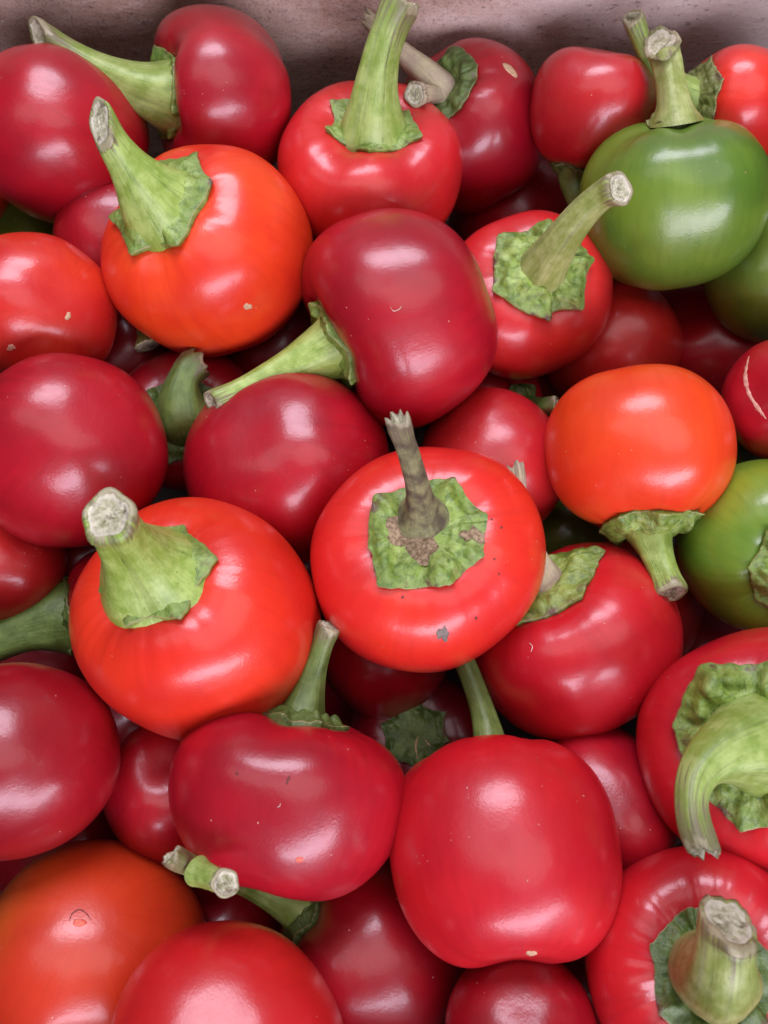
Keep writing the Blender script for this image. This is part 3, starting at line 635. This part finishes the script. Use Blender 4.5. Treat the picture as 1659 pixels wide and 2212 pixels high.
def streak(pid, pts, wpx, mat, name="scratch", lift=0.00015):
    p = BY[pid]; v = []; n = len(pts)
    # smooth the polyline
    q = []
    for i in range(n - 1):
        p0 = pts[max(i - 1, 0)]; p1 = pts[i]; p2 = pts[i + 1]; p3 = pts[min(i + 2, n - 1)]
        for s in range(6):
            t = s / 6
            q.append([0.5 * (2 * p1[c] + (p2[c] - p0[c]) * t + (2 * p0[c] - 5 * p1[c] + 4 * p2[c] - p3[c]) * t * t + (3 * p1[c] - p0[c] - 3 * p2[c] + p3[c]) * t ** 3) for c in (0, 1)])
    q.append(list(pts[-1])); rg = random.Random(pid)
    m = len(q)
    for i in range(m):
        a = q[max(i - 1, 0)]; b = q[min(i + 1, m - 1)]; dx, dy = b[0] - a[0], b[1] - a[1]; L = math.hypot(dx, dy) or 1
        w = wpx * 0.5 * (0.55 + 0.6 * rg.random()) * min(1, 0.25 + 3 * min(i, m - 1 - i) / m)
        nx, ny = -dy / L * w, dx / L * w
        for s, lf in ((-1, 0.0), (0, 1.3), (1, 0.0)): v.append(hit(p, q[i][0] + nx * s, q[i][1] + ny * s, lift * lf))
    if any(x is None for x in v): print("streak missed", pid); return
    f = []
    for i in range(m - 1):
        for c in (0, 1): a = i * 3 + c; f.append((a, a + 3, a + 4, a + 1))
    link(name, mesh_from(name, v, f), SCAR[mat], p['root'])
blemish(20, 957, 1369, 12, 17, 0.3, 'grey', label="grey scab on the skin", rag=0.3)
blemish(20, 892, 1160, 56, 46, 0.6, 'cork', name="corky_patch", label="large brown corky patch on the calyx", rag=0.25, lift=0.0004)
blemish(20, 1022, 1156, 24, 17, 0.1, 'cork', name="corky_patch", label="small brown corky patch on the calyx", rag=0.35, lift=0.0004)
for x, y, r in ((1062, 1122, 2.3), (1083, 1140, 2.6), (1068, 1208, 2.4), (1078, 1240, 2.4), (870, 1290, 3.2), (1028, 1335, 3)):
    blemish(20, x, y, r, r, 0, 'dark', name="speck", seed=int(x))
blemish(5, 535, 662, 9, 7, 0.2, 'tan', label="small pale scar")
blemish(25, 147, 683, 6, 9, 0.2, 'tan', label="tan pockmark")
blemish(25, 24, 751, 9, 7, 0, 'pale', label="pale pockmark")
blemish(4, 1102, 151, 22, 7, 0.75, 'tan', label="pale oval patch of dried skin", rag=0.08)
blemish(42, 1148, 2059, 12, 5, -0.1, 'tan', label="small oval scar near the base")
blemish(38, 622, 1686, 3, 9, 0.3, 'dark', name="speck"); blemish(38, 647, 1857, 9, 6, 0, 'blush', name="blemish", rag=0.1)
blemish(36 if False else 38, 512, 1672, 3, 3, 0.3, 'dark', name="speck", seed=4)
streak(15, [(1618, 770), (1610, 810), (1618, 850), (1640, 885), (1655, 905)], 9, 'pale', name="crack")
streak(49, [(150, 1992), (155, 1975), (172, 1965), (188, 1975), (196, 1988)], 3.5, 'dark', name="tear")
blemish(49, 172, 1993, 15, 9, 0.05, 'blush', name="blemish", rag=0.1)
streak(40, [(903, 1590), (898, 1612), (902, 1640)], 5, 'tan', name='straw'); streak(40, [(918, 1598), (930, 1612)], 4, 'tan', name='straw')
for pid, pts in ((6, [(843, 662), (850, 672), (862, 668), (868, 660)]), (24, [(1142, 1388), (1150, 1396), (1147, 1408)]), (30, [(492, 1548), (510, 1552), (520, 1562)]),
                 (38, [(598, 1745), (604, 1741), (606, 1735)]), (42, [(1138, 1905), (1141, 1900)]), (42, [(1100, 1745), (1104, 1743)])):
    streak(pid, pts, 1.7, 'lint', name="lint")

# ------------------------------------------------------------------ the crate
ywall = max(p['c'].y + support(p, Vector((0, 1, 0))) for p in LIST if p['id'] in (2, 4, 8, 9, 3, 10)) + 0.002
zmin = min(p['c'].z - p['Rw'] for p in LIST) - 0.002
print("ywall", ywall, "floor", zmin)
def crate_mat(name="crate_board", dim=1.0):
    m, nt, b = new_mat(name); L = nt.links
    oc = N(nt, "ShaderNodeTexCoord").outputs["Object"]
    mp = N(nt, "ShaderNodeMapping"); mp.inputs[3].default_value = (0.45, 1, 1); L.new(oc, mp.inputs[0])
    n1 = N(nt, "ShaderNodeTexNoise", Scale=22.0, Detail=5.0, Roughness=0.6); L.new(oc, n1.inputs[0])
    n2 = N(nt, "ShaderNodeTexNoise", Scale=240.0, Detail=8.0, Roughness=0.75); L.new(mp.outputs[0], n2.inputs[0])
    n3 = N(nt, "ShaderNodeTexNoise", Scale=1400.0, Detail=4.0, Roughness=0.7); L.new(oc, n3.inputs[0])
    col = mixc(nt, ramp(nt, n1.outputs[0], 0.38, 0.62), (0.42, 0.25, 0.185), (0.58, 0.40, 0.32))
    col = mixc(nt, ramp(nt, n2.outputs[0], 0.45, 0.75, 0, 0.7), col, (0.70, 0.54, 0.50))
    col = mixc(nt, ramp(nt, n3.outputs[0], 0.50, 0.68, 0, 0.6), col, (0.10, 0.055, 0.05))
    # paler to the right end of the board
    sp = N(nt, "ShaderNodeSeparateXYZ"); L.new(oc, sp.inputs[0])
    w = mth(nt, 'ADD', sp.outputs[0], mth(nt, 'MULTIPLY', mth(nt, 'SUBTRACT', n1.outputs[0], 0.5), 0.25))
    col = mixc(nt, ramp(nt, w, -0.02, 0.14, 0, 0.65), col, (0.78, 0.66, 0.62))
    n7 = N(nt, "ShaderNodeTexNoise", Scale=520.0, Detail=6.0, Roughness=0.8); L.new(mp.outputs[0], n7.inputs[0])
    col = mixc(nt, ramp(nt, n7.outputs[0], 0.56, 0.66, 0, 0.75), col, (0.07, 0.04, 0.035))
    # cracks and chips
    nw = N(nt, "ShaderNodeTexNoise", Scale=60.0, Detail=3.0); L.new(oc, nw.inputs[0])
    ad = N(nt, "ShaderNodeVectorMath", operation='ADD'); sc = N(nt, "ShaderNodeVectorMath", operation='SCALE'); sc.inputs["Scale"].default_value = 0.02
    L.new(nw.outputs["Color"], sc.inputs[0]); L.new(oc, ad.inputs[0]); L.new(sc.outputs[0], ad.inputs[1])
    vo = N(nt, "ShaderNodeTexVoronoi", Scale=85.0, feature='DISTANCE_TO_EDGE'); L.new(ad.outputs[0], vo.inputs[0])
    cr = mth(nt, 'MULTIPLY', ramp(nt, vo.outputs["Distance"], 0.0, 0.035, 1, 0), ramp(nt, n2.outputs[0], 0.56, 0.64))
    col = mixc(nt, mth(nt, 'MULTIPLY', cr, 0.8), col, (0.03, 0.018, 0.016))
    v2 = N(nt, "ShaderNodeTexVoronoi", Scale=130.0); L.new(oc, v2.inputs[0])
    s2 = N(nt, "ShaderNodeSeparateColor"); L.new(v2.outputs["Color"], s2.inputs[0])
    dot = mth(nt, 'MULTIPLY', mth(nt, 'LESS_THAN', v2.outputs["Distance"], 0.07), mth(nt, 'GREATER_THAN', s2.outputs[0], 0.8))
    col = mixc(nt, dot, col, (0.62, 0.52, 0.42))
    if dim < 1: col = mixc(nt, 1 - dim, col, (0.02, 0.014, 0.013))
    L.new(col, b.inputs["Base Color"]); b.inputs["Roughness"].default_value = 0.75
    bp = N(nt, "ShaderNodeBump", Strength=0.7, Distance=0.0009); L.new(n2.outputs[0], bp.inputs["Height"])
    bp2 = N(nt, "ShaderNodeBump", Strength=0.6, Distance=0.0003, ); L.new(n3.outputs[0], bp2.inputs["Height"]); L.new(bp.outputs[0], bp2.inputs["Normal"])
    L.new(bp2.outputs[0], b.inputs["Normal"])
    return m
CM = crate_mat(); CMD = crate_mat('crate_board_shaded', 0.06)  # base, side and near boards coloured near black as shade in the gaps
xl = max(abs(p['c'].x) + p['Rw'] for p in LIST) + 0.004
yn = min(p['c'].y - p['Rw'] for p in LIST) - 0.03
crate = bpy.data.objects.new("crate", None); C.objects.link(crate); crate.location = (0, 0, zmin)
crate['label'] = "worn reddish brown crate whose far wall rises behind the heaped peppers"; crate['category'] = 'crate'
def slab(name, x0, x1, y0, y1, z0, z1, bev=0.0015, nx=1, nz=1, warp=0.0):
    import bmesh
    bm = bmesh.new(); bmesh.ops.create_cube(bm, size=1)
    for vv in bm.verts: vv.co = Vector(((x0 + x1) / 2 + vv.co.x * (x1 - x0), (y0 + y1) / 2 + vv.co.y * (y1 - y0), (z0 + z1) / 2 + vv.co.z * (z1 - z0)))
    bmesh.ops.bevel(bm, geom=list(bm.edges), offset=bev, segments=2, affect='EDGES')
    me = bpy.data.meshes.new(name); bm.to_mesh(me); bm.free()
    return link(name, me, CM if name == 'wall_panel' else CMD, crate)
ztop = 0.068 - zmin
slab("wall_panel", -0.36, 0.36, ywall, ywall + 0.012, 0.0, ztop)
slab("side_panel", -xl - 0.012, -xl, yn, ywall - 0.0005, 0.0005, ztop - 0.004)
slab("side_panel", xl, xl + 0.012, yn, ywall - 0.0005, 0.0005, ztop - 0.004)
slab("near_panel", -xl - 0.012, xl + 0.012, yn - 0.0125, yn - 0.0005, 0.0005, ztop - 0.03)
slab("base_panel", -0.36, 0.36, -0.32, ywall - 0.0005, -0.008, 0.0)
